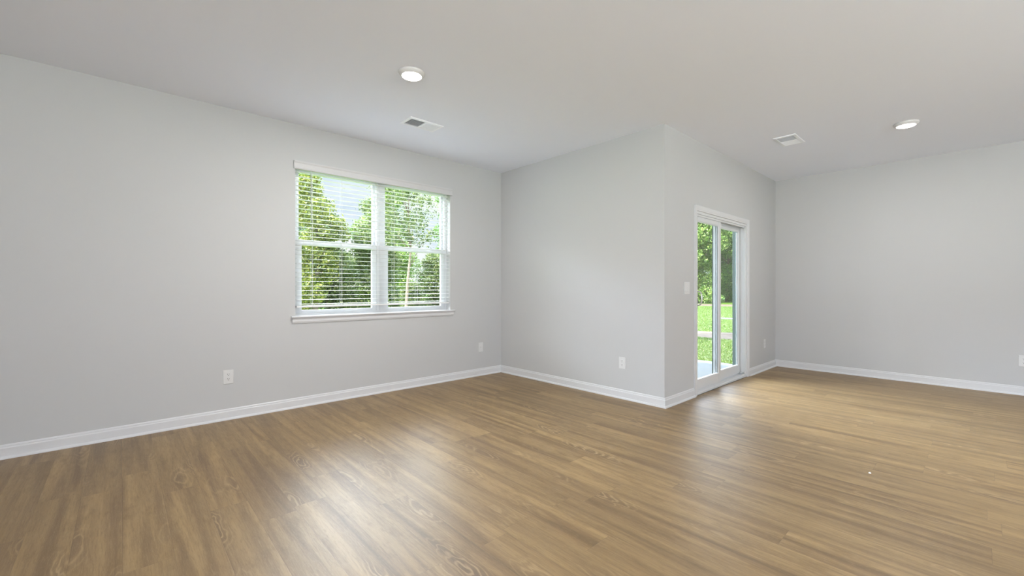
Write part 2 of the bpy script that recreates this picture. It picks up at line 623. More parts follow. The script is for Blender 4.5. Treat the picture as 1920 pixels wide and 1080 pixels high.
baseboard('baseboard_right', (XR, YD), (XR, YB), (-1, 0), 1, -1, 'white baseboard along the right wall')

# ------------------------------------------------------------------ window
win = thing('window_1', 'white double window with two single hung units behind a blind', 'window', (0, 0, 0), kind='structure')
FY0, FY1 = YW + 0.080, YW + 0.150
WB = WZ0 + 0.017                                   # top of the stool
MC = 2.150
bm = boxes(
    (WX0, WX0 + 0.034, FY0, FY1, WB, WZ1), (WX1 - 0.034, WX1, FY0, FY1, WB, WZ1),
    (WX0 + 0.034, WX1 - 0.034, FY0, FY1, WB, WB + 0.022), (WX0 + 0.034, WX1 - 0.034, FY0, FY1, WZ1 - 0.03, WZ1),
    (MC - 0.046, MC + 0.046, FY0 - 0.004, FY1, WB + 0.022, WZ1 - 0.03))
obj('frame', bm, M['vinyl'], win)
bm = boxes((MC - 0.012, MC + 0.012, FY0 - 0.009, FY0 - 0.004, WB + 0.022, WZ1 - 0.03), bev=0.001)
obj('mullion_strip', bm, M['vinyl'], win)
ZM = 1.612
for x0, x1 in ((WX0 + 0.034, MC - 0.046), (MC + 0.046, WX1 - 0.034)):
    # lower sash, inner track
    y0, y1, s = FY0 + 0.004, FY0 + 0.034, 0.049
    z0, z1 = WB + 0.022, ZM + 0.026
    bm = boxes((x0, x0 + s, y0, y1, z0, z1), (x1 - s, x1, y0, y1, z0, z1),
               (x0 + s, x1 - s, y0, y1, z0, z0 + 0.030), (x0 + s, x1 - s, y0, y1, z1 - 0.050, z1), bev=0.0015)
    a = obj('lower_sash', bm, M['vinyl'], win)
    obj('glass_pane', boxes((x0 + s, x1 - s, y0 + 0.013, y0 + 0.017, z0 + 0.030, z1 - 0.050)), M['glass'], a)
    xm = (x0 + x1) / 2
    obj('sash_lock', boxes((xm - 0.03, xm + 0.03, y0 + 0.004, y1 - 0.004, z1, z1 + 0.010), (xm - 0.006, xm + 0.03, y0 + 0.008, y1 - 0.008, z1 + 0.010, z1 + 0.018), bev=0.0015), M['vinyl'], a)
    # upper sash, outer track
    y0, y1, s = FY0 + 0.038, FY0 + 0.066, 0.030
    z0, z1 = ZM - 0.02, WZ1 - 0.03
    bm = boxes((x0, x0 + s, y0, y1, z0, z1), (x1 - s, x1, y0, y1, z0, z1),
               (x0 + s, x1 - s, y0, y1, z0, z0 + 0.040), (x0 + s, x1 - s, y0, y1, z1 - 0.034, z1), bev=0.0015)
    a = obj('upper_sash', bm, M['vinyl'], win)
    obj('glass_pane', boxes((x0 + s, x1 - s, y0 + 0.012, y0 + 0.016, z0 + 0.040, z1 - 0.034)), M['glass'], a)

# stool and apron
bm = bmesh.new()
box(bm, WX0 + 0.0005, WX1 - 0.0005, YW - 0.002, FY0 + 0.02, WZ0, WB)
STOOL = [(0.0, 0.0), (0.028, 0.0), (0.0335, 0.004), (0.035, 0.0085), (0.0335, 0.013), (0.028, 0.017), (0.0, 0.017)]
run(bm, (1.204, YW, WZ0), (3.092, YW, WZ0), (0, -1, 0), (0, 0, 1), STOOL)
st = struct('trim_1', bm, M['trim'], 'white window stool with apron under the blind', 'window sill')
APR = [(0, 0), (0.0105, 0.003), (0.0120, 0.010), (0.0155, 0.016), (0.0155, 0.040), (0.0190, 0.048), (0.0190, 0.055), (0, 0.055)]
bm = bmesh.new()
run(bm, (1.214, YW, WZ0 - 0.055), (3.078, YW, WZ0 - 0.055), (0, -1, 0), (0, 0, 1), APR)
obj('apron', bm, M['trim'], st)

# ------------------------------------------------------------------ blind
BX0, BX1 = 1.258, 3.022
BY = YW + 0.030                                    # centre line of the slats
bl = thing('window_blind', 'white horizontal slat blind lowered almost to the sill, slats open', 'blind', ((BX0 + BX1) / 2, BY, 2.36))
def loc(o):
    o.location = Vector(o.location) - Vector(bl.location)
    return o
VAL = [(0, 0), (0.014, 0), (0.0185, 0.007), (0.0185, 0.012), (0.015, 0.018), (0.015, 0.058), (0.019, 0.064), (0.022, 0.073), (0.022, 0.080), (0, 0.080)]
bm = bmesh.new()
run(bm, (1.228, YW - 0.004, 2.309), (3.056, YW - 0.004, 2.309), (0, -1, 0), (0, 0, 1), VAL)
box(bm, BX0, BX1, YW - 0.004, YW - 0.0005, 2.312, 2.365)
loc(obj('valance', bm, M['valance'], bl))
loc(obj('head_rail', boxes((BX0, BX1, BY - 0.024, BY + 0.028, 2.318, 2.368), bev=0.002), M['slat'], bl))
bm = bmesh.new()
PITCH = 0.0446
z = 2.292
nsl = 0
while z > 0.995:
    # gently crowned slat, seven points across
    a, b = [], []
    for k in range(7):
        q = -0.025 + 0.05 * k / 6
        crown = 0.0008 * (1 - (q / 0.025) ** 2)
        tilt = 0.015 * q
        for s, x in ((a, BX0), (b, BX1)):
            s.append((x, BY + q, z + crown + tilt))
    va = [bm.verts.new(p) for p in a] + [bm.verts.new((p[0], p[1], p[2] - 0.0017)) for p in reversed(a)]
    vb = [bm.verts.new(p) for p in b] + [bm.verts.new((p[0], p[1], p[2] - 0.0017)) for p in reversed(b)]
    n = len(va)
    for i in range(n):
        j = (i + 1) % n
        bm.faces.new((va[i], va[j], vb[j], vb[i]))
    bm.faces.new(va[::-1])
    bm.faces.new(vb)
    z -= PITCH
loc(obj('slat_panel', bm, M['slat'], bl))
ZBR = 0.966
loc(obj('bottom_rail', boxes((BX0, BX1, BY - 0.026, BY + 0.026, ZBR, ZBR + 0.018), bev=0.003), M['slat'], bl))
for x in (1.405, 1.694, 2.086, 2.280, 2.576, 2.975):
    bm = bmesh.new()
    for yy in (BY - 0.0275, BY + 0.0275):
        tube(bm, [(x, yy, 2.32), (x, yy, ZBR + 0.005)], 0.0009, 6)
    zz = 2.2892
    while zz > 0.995:
        tube(bm, [(x + 0.002, BY - 0.027, zz), (x + 0.002, BY + 0.027, zz)], 0.0005, 4)
        zz -= PITCH
    tube(bm, [(x - 0.004, BY - 0.0275, 2.32), (x - 0.004, BY - 0.0275, ZBR + 0.005)], 0.0008, 6)
    loc(obj('ladder_cord', bm, M['cord'], bl))
bm = bmesh.new()
wx = 1.386
tube(bm, [(wx, BY - 0.034, 2.315), (wx, BY - 0.038, 2.28), (wx, BY - 0.040, 1.86), (wx, BY - 0.040, 1.825)], [0.0025, 0.0045, 0.0045, 0.0055], 8)
wd = loc(obj('tilt_wand', bm, M['wand'], bl, True))
wd['label'] = 'grey tilt wand'

# ------------------------------------------------------------------ patio door
door = thing('door_1', 'white sliding glass patio door with two tall panels', 'patio door', (0, 0, 0), kind='structure')
JY1 = YD + 0.106
SILL = 0.030
jw = 0.032
bm = boxes((DX0, DX0 + jw, YD + 0.001, JY1, 0, DZ1), (DX1 - jw, DX1, YD + 0.001, JY1, 0, DZ1),
           (DX0 + jw, DX1 - jw, YD + 0.001, JY1, DZ1 - jw, DZ1))
for yy in (YD + 0.012, YD + 0.058, YD + 0.102):     # ribs that form the tracks
    box(bm, DX1 - jw - 0.014, DX1 - jw, yy, yy + 0.006, SILL, DZ1 - jw)
    box(bm, DX0 + jw, DX0 + jw + 0.010, yy, yy + 0.006, SILL, DZ1 - jw)
    box(bm, DX0 + jw, DX1 - jw, yy, yy + 0.006, DZ1 - jw - 0.022, DZ1 - jw)
obj('frame', bm, M['vinyl'], door)
bm = boxes((DX0 + jw, DX1 - jw, YD - 0.004, JY1, 0.0, 0.022), (DX0 + jw, DX1 - jw, YD + 0.012, YD + 0.018, 0.022, 0.045),
           (DX0 + jw, DX1 - jw, YD + 0.058, YD + 0.064, 0.022, 0.042), (DX0 + jw, DX1 - jw, YD + 0.102, YD + 0.108, 0.022, 0.042))
obj('sill', bm, M['vinyl'], door)
bm = boxes((DX0 + jw, DX1 - jw, YD - 0.0065, YD - 0.004, 0.0, 0.004))
obj('sill_gasket', bm, M['black'], door)
def panel(name, x0, x1, y0, y1, sl, sr):
    z0, z1 = 0.046, DZ1 - jw - 0.010
    rb, rt = 0.105, 0.060
    bm = boxes((x0, x0 + sl, y0, y1, z0, z1), (x1 - sr, x1, y0, y1, z0, z1),
               (x0 + sl, x1 - sr, y0, y1, z0, z0 + rb), (x0 + sl, x1 - sr, y0, y1, z1 - rt, z1), bev=0.002)
    p = obj(name, bm, M['vinyl'], door)
    g0, g1 = (x0 + sl, z0 + rb), (x1 - sr, z1 - rt)
    b = 0.007
    ym0, ym1 = y0 + 0.004, y1 - 0.004
    bm = boxes((g0[0], g0[0] + b, ym0, ym1, g0[1], g1[1]), (g1[0] - b, g1[0], ym0, ym1, g0[1], g1[1]),
               (g0[0] + b, g1[0] - b, ym0, ym1, g0[1], g0[1] + b), (g0[0] + b, g1[0] - b, ym0, ym1, g1[1] - b, g1[1]))
    obj('glazing_bead', bm, M['vinyl'], p)
    yc = (y0 + y1) / 2
    bm = boxes((g0[0] + b, g1[0] - b, yc - 0.002, yc + 0.002, g0[1] + b, g1[1] - b))
    obj('glass_pane', bm, M['glass'], p)
    bm = boxes((g0[0] + b, g0[0] + b + 0.004, yc - 0.003, yc + 0.003, g0[1] + b, g1[1] - b), (g1[0] - b - 0.004, g1[0] - b, yc - 0.003, yc + 0.003, g0[1] + b, g1[1] - b))
    q = obj('spacer_strip', bm, M['black'], p)
    q['label'] = 'dark glass spacer strip'
    return p
pl = panel('sliding_panel', DX0 + jw + 0.003, 5.262, YD + 0.022, YD + 0.054, 0.055, 0.062)
pr = panel('fixed_panel', 5.210, DX1 - jw - 0.002, YD + 0.068, YD + 0.100, 0.062, 0.060)
M['screen'] = plain('dark green grey screen track', (0.045, 0.075, 0.060), 0.5)
bm = boxes((DX1 - jw - 0.030, DX1 - jw + 0.02, JY1, YD + T + 0.004, 0.022, DZ1 - jw), (DX0 - 0.0005, DX0 + jw, JY1, YD + T + 0.004, 0.022, DZ1 - jw),
           (DX0 + jw, DX1 - jw - 0.030, JY1 + 0.01, YD + T + 0.004, DZ1 - jw - 0.012, DZ1 - jw), (DX0 + jw, DX1 - jw - 0.030, JY1 + 0.01, YD + T + 0.004, 0.0, 0.030))
q = obj('screen_track', bm, M['screen'], door)
q['label'] = 'dark green screen track'
bm = boxes((5.2015, 5.210, YD + 0.092, YD + 0.1005, 0.05, DZ1 - jw - 0.012))
obj('edge_gasket', bm, M['screen'], pr)
# pull handle on the sliding panel
hx = DX0 + jw + 0.003 + 0.030
bm = boxes((hx - 0.016, hx + 0.016, YD + 0.016, YD + 0.022, 0.955, 1.135), bev=0.002)
pts = []
for k in range(13):
    a = math.pi * k / 12
    pts.append((hx, YD + 0.016 - 0.050 * math.sin(a) ** 0.5, 1.045 - 0.075 * math.cos(a)))
tube(bm, pts, 0.0075, 10)
hd = obj('pull_handle', bm, M['nickel'], pl, True)
hd['label'] = 'satin nickel pull handle'
obj('track_latch', boxes((DX1 - jw - 0.05, DX1 - jw - 0.014, YD + 0.022, YD + 0.046, 0.045, 0.062), bev=0.002), M['vinyl'], door)
bm = boxes((DX1 - jw - 0.048, DX1 - jw - 0.022, YD + 0.0205, YD + 0.022, 0.049, 0.057))
obj('latch_slot', bm, M['black'], door)

# casing around the door: (across the width, thickness)
CAS = [(0, 0), (0, 0.0095), (0.006, 0.0110), (0.010, 0.0095), (0.018, 0.0120), (0.034, 0.0150), (0.046, 0.0165), (0.052, 0.0175), (0.0555, 0.0165), (0.0555, 0)]
ci0, ci1, cz = 4.5585, 6.0255, 1.9885
bm = bmesh.new()
def casing(bm, p0, p1, out, m0, m1):
    p0, p1, out = Vector(p0), Vector(p1), Vector(out)
    t = (p1 - p0).normalized()
    a = [bm.verts.new(p0 + out * w + Vector((0, -th, 0)) + t * (m0 * w)) for w, th in CAS]
    b = [bm.verts.new(p1 + out * w + Vector((0, -th, 0)) + t * (m1 * w)) for w, th in CAS]
    for i in range(len(a)):
        j = (i + 1) % len(a)
        bm.faces.new((a[i], a[j], b[j], b[i]))
    bm.faces.new(a[::-1])
    bm.faces.new(b)
casing(bm, (ci0, YD, 0), (ci0, YD, cz), (-1, 0, 0), 0, 1)
casing(bm, (ci1, YD, 0), (ci1, YD, cz), (1, 0, 0), 0, 1)
casing(bm, (ci0, YD, cz), (ci1, YD, cz), (0, 0, 1), -1, 1)
struct('trim_2', bm, M['trim'], 'white moulded casing around the sliding patio door', 'door casing')

# ------------------------------------------------------------------ outlets and switch
def copy_tree(o, loc, rz, label, parent=None):
    r = o.copy()
    C.objects.link(r)
    r.location = loc
    r.rotation_euler = (0, 0, rz)
    r['label'] = label
    for ch in list(o.children):
        c = ch.copy()
        C.objects.link(c)
        c.parent = r
        for g in list(ch.children):
            d = g.copy()
            C.objects.link(d)
            d.parent = c
    return r

def plate_bm(w, h, t=0.006):
    bm = bmesh.new()
    box(bm, -w / 2, w / 2, -t, 0, -h / 2, h / 2, bev=0.0028)
    return bm

def make_outlet(label, loc):
    o = thing('power_outlet', label, 'outlet', loc)
    obj('cover_plate', plate_bm(0.078, 0.122), M['plate'], o)
    for s in (1, -1):
        bm = bmesh.new()
        zc = 0.0195 * s
        prof = []
        for k in range(24):
            a = 2 * math.pi * k / 24
            prof.append((max(-0.0168, min(0.0168, 0.0190 * math.cos(a))), max(-0.0140, min(0.0140, 0.0175 * math.sin(a))) + zc))
        va = [bm.verts.new((x, -0.0055, z)) for x, z in prof]
        vb = [bm.verts.new((x, -0.0078, z)) for x, z in prof]
        bm.faces.new(vb)
        for i in range(24):
            j = (i + 1) % 24
            bm.faces.new((va[i], va[j], vb[j], vb[i]))
        rc = obj('receptacle', bm, M['plate'], o)
        bm = bmesh.new()
        box(bm, -0.0075, -0.0050, -0.0082, -0.0076, zc + 0.000, zc + 0.0090)
        box(bm, 0.0050, 0.0075, -0.0082, -0.0076, zc + 0.001, zc + 0.0080)
        box(bm, -0.0028, 0.0028, -0.0082, -0.0076, zc - 0.0100, zc - 0.0050)
        q = obj('slots', bm, M['slot'], rc)
        q.name = 'plug_slot'
        q['label'] = 'dark plug slots'
    bm = bmesh.new()
    bmesh.ops.create_cone(bm, cap_ends=True, segments=12, radius1=0.0028, radius2=0.0028, depth=0.003,
                          matrix=Matrix.Translation((0, -0.0065, 0)) @ Matrix.Rotation(math.pi / 2, 4, 'X'))
    obj('screw', bm, M['nickel'], o)
    return o

out1 = make_outlet('white duplex power outlet low on the wall left of the window', (0.697, YW, 0.375))
copy_tree(out1, (XC, 2.530, 0.372), -math.pi / 2, 'white duplex power outlet low on the short centre wall')
copy_tree(out1, (6.700, YD, 0.372), 0, 'white power outlet low between patio door and inner corner')
copy_tree(out1, (XR, -0.314, 0.370), -math.pi / 2, 'white power outlet on the right wall at the photo edge')

jk = thing('wall_jack', 'small white jack plate low beside the inner corner right of the window', 'wall plate', (3.518, YW, 0.374))
obj('cover_plate', plate_bm(0.076, 0.120), M['plate'], jk)
bm = bmesh.new()
box(bm, -0.011, 0.011, -0.0080, -0.0055, -0.011, 0.011, bev=0.0008)
ins = obj('jack_insert', bm, M['plate'], jk)
bm = bmesh.new()
bmesh.ops.create_cone(bm, cap_ends=True, segments=14, radius1=0.0048, radius2=0.0042, depth=0.009,
                      matrix=Matrix.Translation((0, -0.0115, 0)) @ Matrix.Rotation(math.pi / 2, 4, 'X'))
obj('connector', bm, M['nickel'], ins)
for zz in (0.042, -0.042):
    bm = bmesh.new()
    bmesh.ops.create_cone(bm, cap_ends=True, segments=12, radius1=0.0028, radius2=0.0028, depth=0.003,
                          matrix=Matrix.Translation((0, -0.0065, zz)) @ Matrix.Rotation(math.pi / 2, 4, 'X'))
    obj('screw', bm, M['nickel'], jk)

sw = thing('light_switch', 'white wall plate with two rocker switches left of the patio door', 'light switch', (4.334, YD, 1.157))
obj('cover_plate', plate_bm(0.122, 0.124), M['plate'], sw)
for x in (-0.023, 0.023):
    bm = bmesh.new()
    vs = [(-0.0165, -0.0068, 0.033), (0.0165, -0.0068, 0.033), (0.0165, -0.0050, 0.0), (-0.0165, -0.0050, 0.0), (-0.0165, -0.0098, -0.033), (0.0165, -0.0098, -0.033)]
    w = [bm.verts.new((p[0] + x, p[1], p[2])) for p in vs]
    k = [bm.verts.new((p[0] + x, -0.0045, p[2])) for p in (vs[0], vs[1], vs[5], vs[4])]
    bm.faces.new((w[0], w[1], w[2], w[3]))
    bm.faces.new((w[3], w[2], w[5], w[4]))
    bm.faces.new((k[0], k[1], w[1], w[0]))
    bm.faces.new((k[3], k[2], w[5], w[4]))
    bm.faces.new((k[0], w[0], w[3], w[4], k[3]))
    bm.faces.new((k[1], k[2], w[5], w[2], w[1]))
    bm.faces.new((k[0], k[3], k[2], k[1]))
    obj('rocker', bm, M['plate'], sw)

# ------------------------------------------------------------------ ceiling lamps
def lamp_light(o, watts):
    d = bpy.data.lights.new('lamp_glow', 'AREA')
    d.shape = 'DISK'
    d.size = 0.13
    d.energy = watts
    d.color = (1.0, 0.985, 0.96)
    q = bpy.data.objects.new('lamp_glow', d)
    C.objects.link(q)
    q.parent = o
    q.location = (0, 0, -0.0375)

def make_lamp(label, loc):
    o = thing('ceiling_light', label, 'ceiling light', loc)
    bm = bmesh.new()
    lathe(bm, [(0.0, 0.0), (0.094, 0.0), (0.095, -0.006), (0.091, -0.013), (0.078, -0.026), (0.074, -0.029), (0.071, -0.027), (0.070, -0.020), (0.0, -0.020)])
    obj('trim_ring', bm, M['lampring'], o, True)
    bm = bmesh.new()
    lathe(bm, [(0.0705, -0.024), (0.066, -0.029), (0.045, -0.0335), (0.02, -0.0355), (0.0, -0.036)])
    obj('lens', bm, M['lens'], o, True)
    return o
lamp = make_lamp('round flush ceiling lamp, lit, on the ceiling in front of the window', (1.582, 2.828, H))
lamp2 = copy_tree(lamp, (5.580, 0.485, H), 0, 'round flush ceiling lamp, lit, on the ceiling near the right wall')
lamp_light(lamp, 40)
lamp_light(lamp2, 16)

# ------------------------------------------------------------------ ceiling vents
def make_vent(label, loc, rz, L_=0.360, W_=0.205):
    o = thing('ceiling_vent', label, 'ceiling vent', loc, rz)
    o.scale = (1, 1, 1.7)
    hl, hw, b = L_ / 2, W_ / 2, 0.027
    bm = bmesh.new()
    # bevelled rim
    def rim(x0, y0, x1, y1):
        return [(x0, y0), (x1, y0), (x1, y1), (x0, y1)]
    rings = []
    for (ix, z) in ((0, -0.0005), (0.0015, -0.0055), (b - 0.003, -0.0075), (b, -0.0065), (b, -0.0005)):
        rings.append([bm.verts.new((x, y, z)) for x, y in rim(-hl + ix, -hw + ix, hl - ix, hw - ix)])
    for r0, r1 in zip(rings, rings[1:]):
        for k in range(4):
            bm.faces.new((r0[k], r0[(k + 1) % 4], r1[(k + 1) % 4], r1[k]))
    box(bm, -0.007, 0.007, -hw + b - 0.001, hw - b + 0.001, -0.0072, -0.001)
    obj('rim', bm, M['vent'], o)
    bm = bmesh.new()
    box(bm, -hl + b - 0.002, hl - b + 0.002, -hw + b - 0.002, hw - b + 0.002, -0.0008, -0.0002)
    bk = obj('duct_opening', bm, M['duct'], o)
    bk['label'] = 'dark duct opening'
    for sgn, x0, x1 in ((-1, -hl + b, -0.007), (1, 0.007, hl - b)):
        bm = bmesh.new()
        n = 13
        for k in range(n):
            xc = x0 + (k + 0.5) * (x1 - x0) / n
            dx = 0.0042
            # louvre blades of the two banks lean opposite ways
            p = [(xc - dx * sgn, -0.0012), (xc + dx * sgn, -0.0068)]
            th = 0.0009
            a = [bm.verts.new((p[0][0], y, p[0][1])) for y in (-hw + b, hw - b)]
            c = [bm.verts.new((p[1][0], y, p[1][1])) for y in (-hw + b, hw - b)]
            a2 = [bm.verts.new((p[0][0] + th, y, p[0][1])) for y in (-hw + b, hw - b)]
            c2 = [bm.verts.new((p[1][0] + th, y, p[1][1])) for y in (-hw + b, hw - b)]
            bm.faces.new((a[0], a[1], c[1], c[0]))
            bm.faces.new((a2[0], c2[0], c2[1], a2[1]))
            bm.faces.new((c[0], c[1], c2[1], c2[0]))
            bm.faces.new((a[0], a2[0], a2[1], a[1]))
            bm.faces.new((a[0], c[0], c2[0], a2[0]))
            bm.faces.new((a[1], a2[1], c2[1], c[1]))
        obj('louver_bank', bm, M['vent'], o)
    return o
vent = make_vent('white ceiling vent between round lamp and window, two louver banks', (2.150, 3.645, H), 0)
copy_tree(vent, (5.283, 1.384, H), 0, 'white ceiling vent on the ceiling in front of the patio door')

# a scrap of white on the floor
bm = bmesh.new()
vv = [(-0.020, -0.006), (-0.004, -0.011), (0.016, -0.007), (0.022, 0.002), (0.008, 0.010), (-0.014, 0.008)]
lo = [bm.verts.new((x, y, 0.0003)) for x, y in vv]
hi = [bm.verts.new((x * 0.9, y * 0.9, 0.0015 + 0.002 * (k % 2))) for k, (x, y) in enumerate(vv)]
bm.faces.new(lo[::-1])
bm.faces.new(hi)
for i in range(6):
    bm.faces.new((lo[i], lo[(i + 1) % 6], hi[(i + 1) % 6], hi[i]))
fl = tag(obj('paper_scrap', bm, M['fleck']), 'tiny white scrap lying on the wood floor right of the door glare', 'scrap')
fl.location = (3.457, 0.468, 0)
fl.scale = (0.7, 0.7, 0.7)

# ------------------------------------------------------------------ outside: patio, lawn, dirt
GZ = -0.15
bm = bmesh.new()
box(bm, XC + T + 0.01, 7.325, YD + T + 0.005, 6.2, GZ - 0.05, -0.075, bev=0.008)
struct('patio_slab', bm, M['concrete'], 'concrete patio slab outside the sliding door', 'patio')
bm = bmesh.new()
nx, ny = 60, 60
x0, x1, y0, y1 = -60, 100, -60, 100
gv = [[bm.verts.new((x0 + (x1 - x0) * i / nx, y0 + (y1 - y0) * j / ny, GZ)) for j in range(ny + 1)] for i in range(nx + 1)]
for i in range(nx):
    for j in range(ny):
        bm.faces.new((gv[i][j], gv[i + 1][j], gv[i + 1][j + 1], gv[i][j + 1]))
struct('lawn', bm, M['lawn'], 'bright green sunlit lawn behind the patio slab', 'lawn')

def patch(name, cx, cy, rx, ry, rot, hgt, mat, label, cat, seed):
    rr = random.Random(seed)
    bm = bmesh.new()
    seg, rings = 40, 6
    ph = [rr.uniform(0, 6.28) for _ in range(5)]
    vs = []
    top = bm.verts.new((0, 0, hgt))
    for r in range(1, rings + 1):
        q = r / rings
        row = []
        for k in range(seg):
            a = 2 * math.pi * k / seg
            w = 1 + 0.12 * math.sin(3 * a + ph[0]) + 0.08 * math.sin(5 * a + ph[1]) + 0.05 * math.sin(9 * a + ph[2])
            row.append(bm.verts.new((rx * q * w * math.cos(a), ry * q * w * math.sin(a), hgt * (1 - q ** 1.6) - (0.02 if r == rings else 0) + 0.01 * rr.uniform(-1, 1) * (q < 1))))
        vs.append(row)
    for k in range(seg):
        bm.faces.new((top, vs[0][k], vs[0][(k + 1) % seg]))
        for r in range(rings - 1):
            bm.faces.new((vs[r][k], vs[r + 1][k], vs[r + 1][(k + 1) % seg], vs[r][(k + 1) % seg]))
    o = struct(name, bm, mat, label, cat)
    o.location = (cx, cy, GZ)
    o.rotation_euler = (0, 0, rot)
    return o
patch('dirt_path', 12.15, 5.0, 0.95, 2.3, 0.10, 0.035, M['dirt'], 'bare tan soil patch crossing the lawn behind the door', 'soil', 3)
patch('dirt_path', 7.40, 4.0, 0.22, 2.4, 0.0, 0.02, M['dirt'], 'narrow strip of bare soil along the patio edge', 'soil', 4)
patch('dirt_path', 33.5, 15.0, 2.2, 9.0, 0.0, 0.05, M['dirt'], 'pale bare ground at the foot of the far trees', 'soil', 5)
bm = boxes((18.6, 19.2, 2.0, 7.55, GZ - 0.05, GZ + 0.03), bev=0.01)
struct('garden_path', bm, M['concrete'], 'thin pale concrete strip crossing the far lawn', 'path')

# grass blades near the patio, one mass
rs = np.random.RandomState(5)
nb = 90000
gx = 7.45 + 24.0 * rs.rand(nb) ** 1.9
gy = gx * (0.30 + 0.20 * rs.rand(nb))
keep = ~(((gx - 12.15) / 0.90) ** 2 + ((gy - 5.0) / 2.2) ** 2 < 1) & ~((gx > 18.5) & (gx < 19.3) & (gy < 7.65)) & (gx > 7.62)
gx, gy = gx[keep], gy[keep]
nb = len(gx)
ang = rs.rand(nb) * 6.283
hh = 0.015 + 0.03 * rs.rand(nb)
ww = 0.006 + 0.007 * rs.rand(nb)
lean = 0.06 * (rs.rand(nb, 2) - 0.5)
V = np.zeros((nb, 3, 3))
V[:, 0] = np.stack([gx - ww * np.cos(ang), gy - ww * np.sin(ang), np.full(nb, GZ - 0.005)], 1)
V[:, 1] = np.stack([gx + ww * np.cos(ang), gy + ww * np.sin(ang), np.full(nb, GZ - 0.005)], 1)
V[:, 2] = np.stack([gx + lean[:, 0], gy + lean[:, 1], GZ + hh], 1)
def np_mesh(name, verts, nper):
    n = len(verts) // nper
    me = bpy.data.meshes.new(name)
    me.vertices.add(len(verts))
    me.vertices.foreach_set('co', verts.astype(np.float32).ravel())
    me.loops.add(n * nper)
    me.loops.foreach_set('vertex_index', np.arange(n * nper, dtype=np.int32))
    me.polygons.add(n)
    me.polygons.foreach_set('loop_start', np.arange(0, n * nper, nper, dtype=np.int32))
    me.polygons.foreach_set('loop_total', np.full(n, nper, dtype=np.int32))
    me.update()
    me.validate()
    return me
me = np_mesh('grass', V.reshape(-1, 3), 3)
M['grass'] = leaf_mat('grass blades', (0.045, 0.100, 0.010), (0.080, 0.145, 0.016), (0.15, 0.19, 0.05), 0.3)
me.materials.append(M['grass'])
go = bpy.data.objects.new('grass', me)
C.objects.link(go)
tag(go, 'short bright grass blades on the lawn beyond the patio slab', 'grass', kind='stuff')

# ------------------------------------------------------------------ trees
def foliage_mesh(name, blobs, n, size, seed, mat):
    """leaf quads, bent at the middle, on and inside a set of ellipsoids (cx,cy,cz,rx,ry,rz)"""
    r = np.random.RandomState(seed)
    B = np.array(blobs)
    vol = (B[:, 3] * B[:, 4] * B[:, 5]) ** 0.75
    pick = r.choice(len(B), n, p=vol / vol.sum())
    d = r.normal(size=(n, 3))
    d /= np.linalg.norm(d, axis=1)[:, None]
    rad = 1 - 0.62 * r.rand(n) ** 1.7
    # leaves gather in sprays
    ns = max(8, n // 22)
    P = B[pick, :3] + d * B[pick, 3:] * rad[:, None]
    sp = r.choice(n, ns)
    near = r.randint(0, ns, n)
    use = r.rand(n) < 0.72
    P[use] = P[sp][near[use]] + r.normal(size=(use.sum(), 3)) * size * 1.15
    P[:, 2] = np.maximum(P[:, 2], 0.05)
    u = r.normal(size=(n, 3))
    u /= np.linalg.norm(u, axis=1)[:, None]
    nrm = r.normal(size=(n, 3)) * 0.8 + d * 0.6 + np.array([0, 0, 0.7])
    nrm /= np.linalg.norm(nrm, axis=1)[:, None]
    w = np.cross(nrm, u)
    w /= np.linalg.norm(w, axis=1)[:, None]
    u = np.cross(w, nrm)
    s = size * (0.6 + 0.7 * r.rand(n))[:, None]
    tip = P + u * s
    tail = P - u * s
    s1 = P + w * s * 0.5 - nrm * s * 0.12
    s2 = P - w * s * 0.5 - nrm * s * 0.12
    V = np.stack([tail, s1, tip, s2], 1).reshape(-1, 3)
    me = np_mesh(name, V, 4)
    me.materials.append(mat)
    return me

def crown_blobs(rr, h0, h1, rad, n, taper=0.55):
    bl = []
    for k in range(n):
        q = (k + rr.uniform(0.1, 0.9)) / n
        z = h0 + (h1 - h0) * q
        env = rad * (math.sin(math.pi * min(1, 0.22 + 0.70 * q)) ** taper)
        a = rr.uniform(0, 6.283)
        off = env * rr.uniform(0.15, 0.62)
        s = env * rr.uniform(0.38, 0.62)
        zz = min(z, h1 - s * 0.7)
        bl.append((off * math.cos(a), off * math.sin(a), zz, s, s, s * 0.72))
    return bl

def trunk_bm(rr, h, r0, blobs, lean=0.05):
    bm = bmesh.new()
    pts, rad = [], []
    n = 8
    px, py = 0.0, 0.0
    for k in range(n + 1):
        q = k / n
        pts.append((px, py, -0.05 + h * q))
        rad.append(r0 * (1 - 0.75 * q) * (1.35 if k == 0 else 1))
        px += rr.uniform(-lean, lean)
        py += rr.uniform(-lean, lean)
    tube(bm, pts, rad, 9)
    for b in blobs:
        c = Vector(b[:3])
        zb = max(h * 0.3, min(h * 0.9, c.z - Vector((c.x, c.y)).length * 0.8 - 0.1))
        k = min(n - 1, max(1, int(zb / h * n)))
        s = Vector(pts[k])
        mid = s.lerp(c, 0.5) + Vector((rr.uniform(-.06, .06), rr.uniform(-.06, .06), -0.06))
        rb = rad[k] * 0.45
        tube(bm, [s, mid, c], [rb, rb * 0.7, rb * 0.3], 6)
    return bm

def make_tree(name, label, loc, h0, h1, rad, nb, nleaf, size, seed, mat, r0, group=None, taper=0.55, cat='tree'):
    rr = random.Random(seed)
    o = thing(name, label, cat, loc, rr.uniform(0, 6.28), group)
    blobs = crown_blobs(rr, h0, h1, rad, nb, taper)
    fm = foliage_mesh('foliage', blobs, nleaf, size, seed, mat)
    f = bpy.data.objects.new('foliage', fm)
    C.objects.link(f)
    f.parent = o
    obj('trunk', trunk_bm(rr, h1 * 0.82, r0, blobs), M['bark'], o, True)
    return o

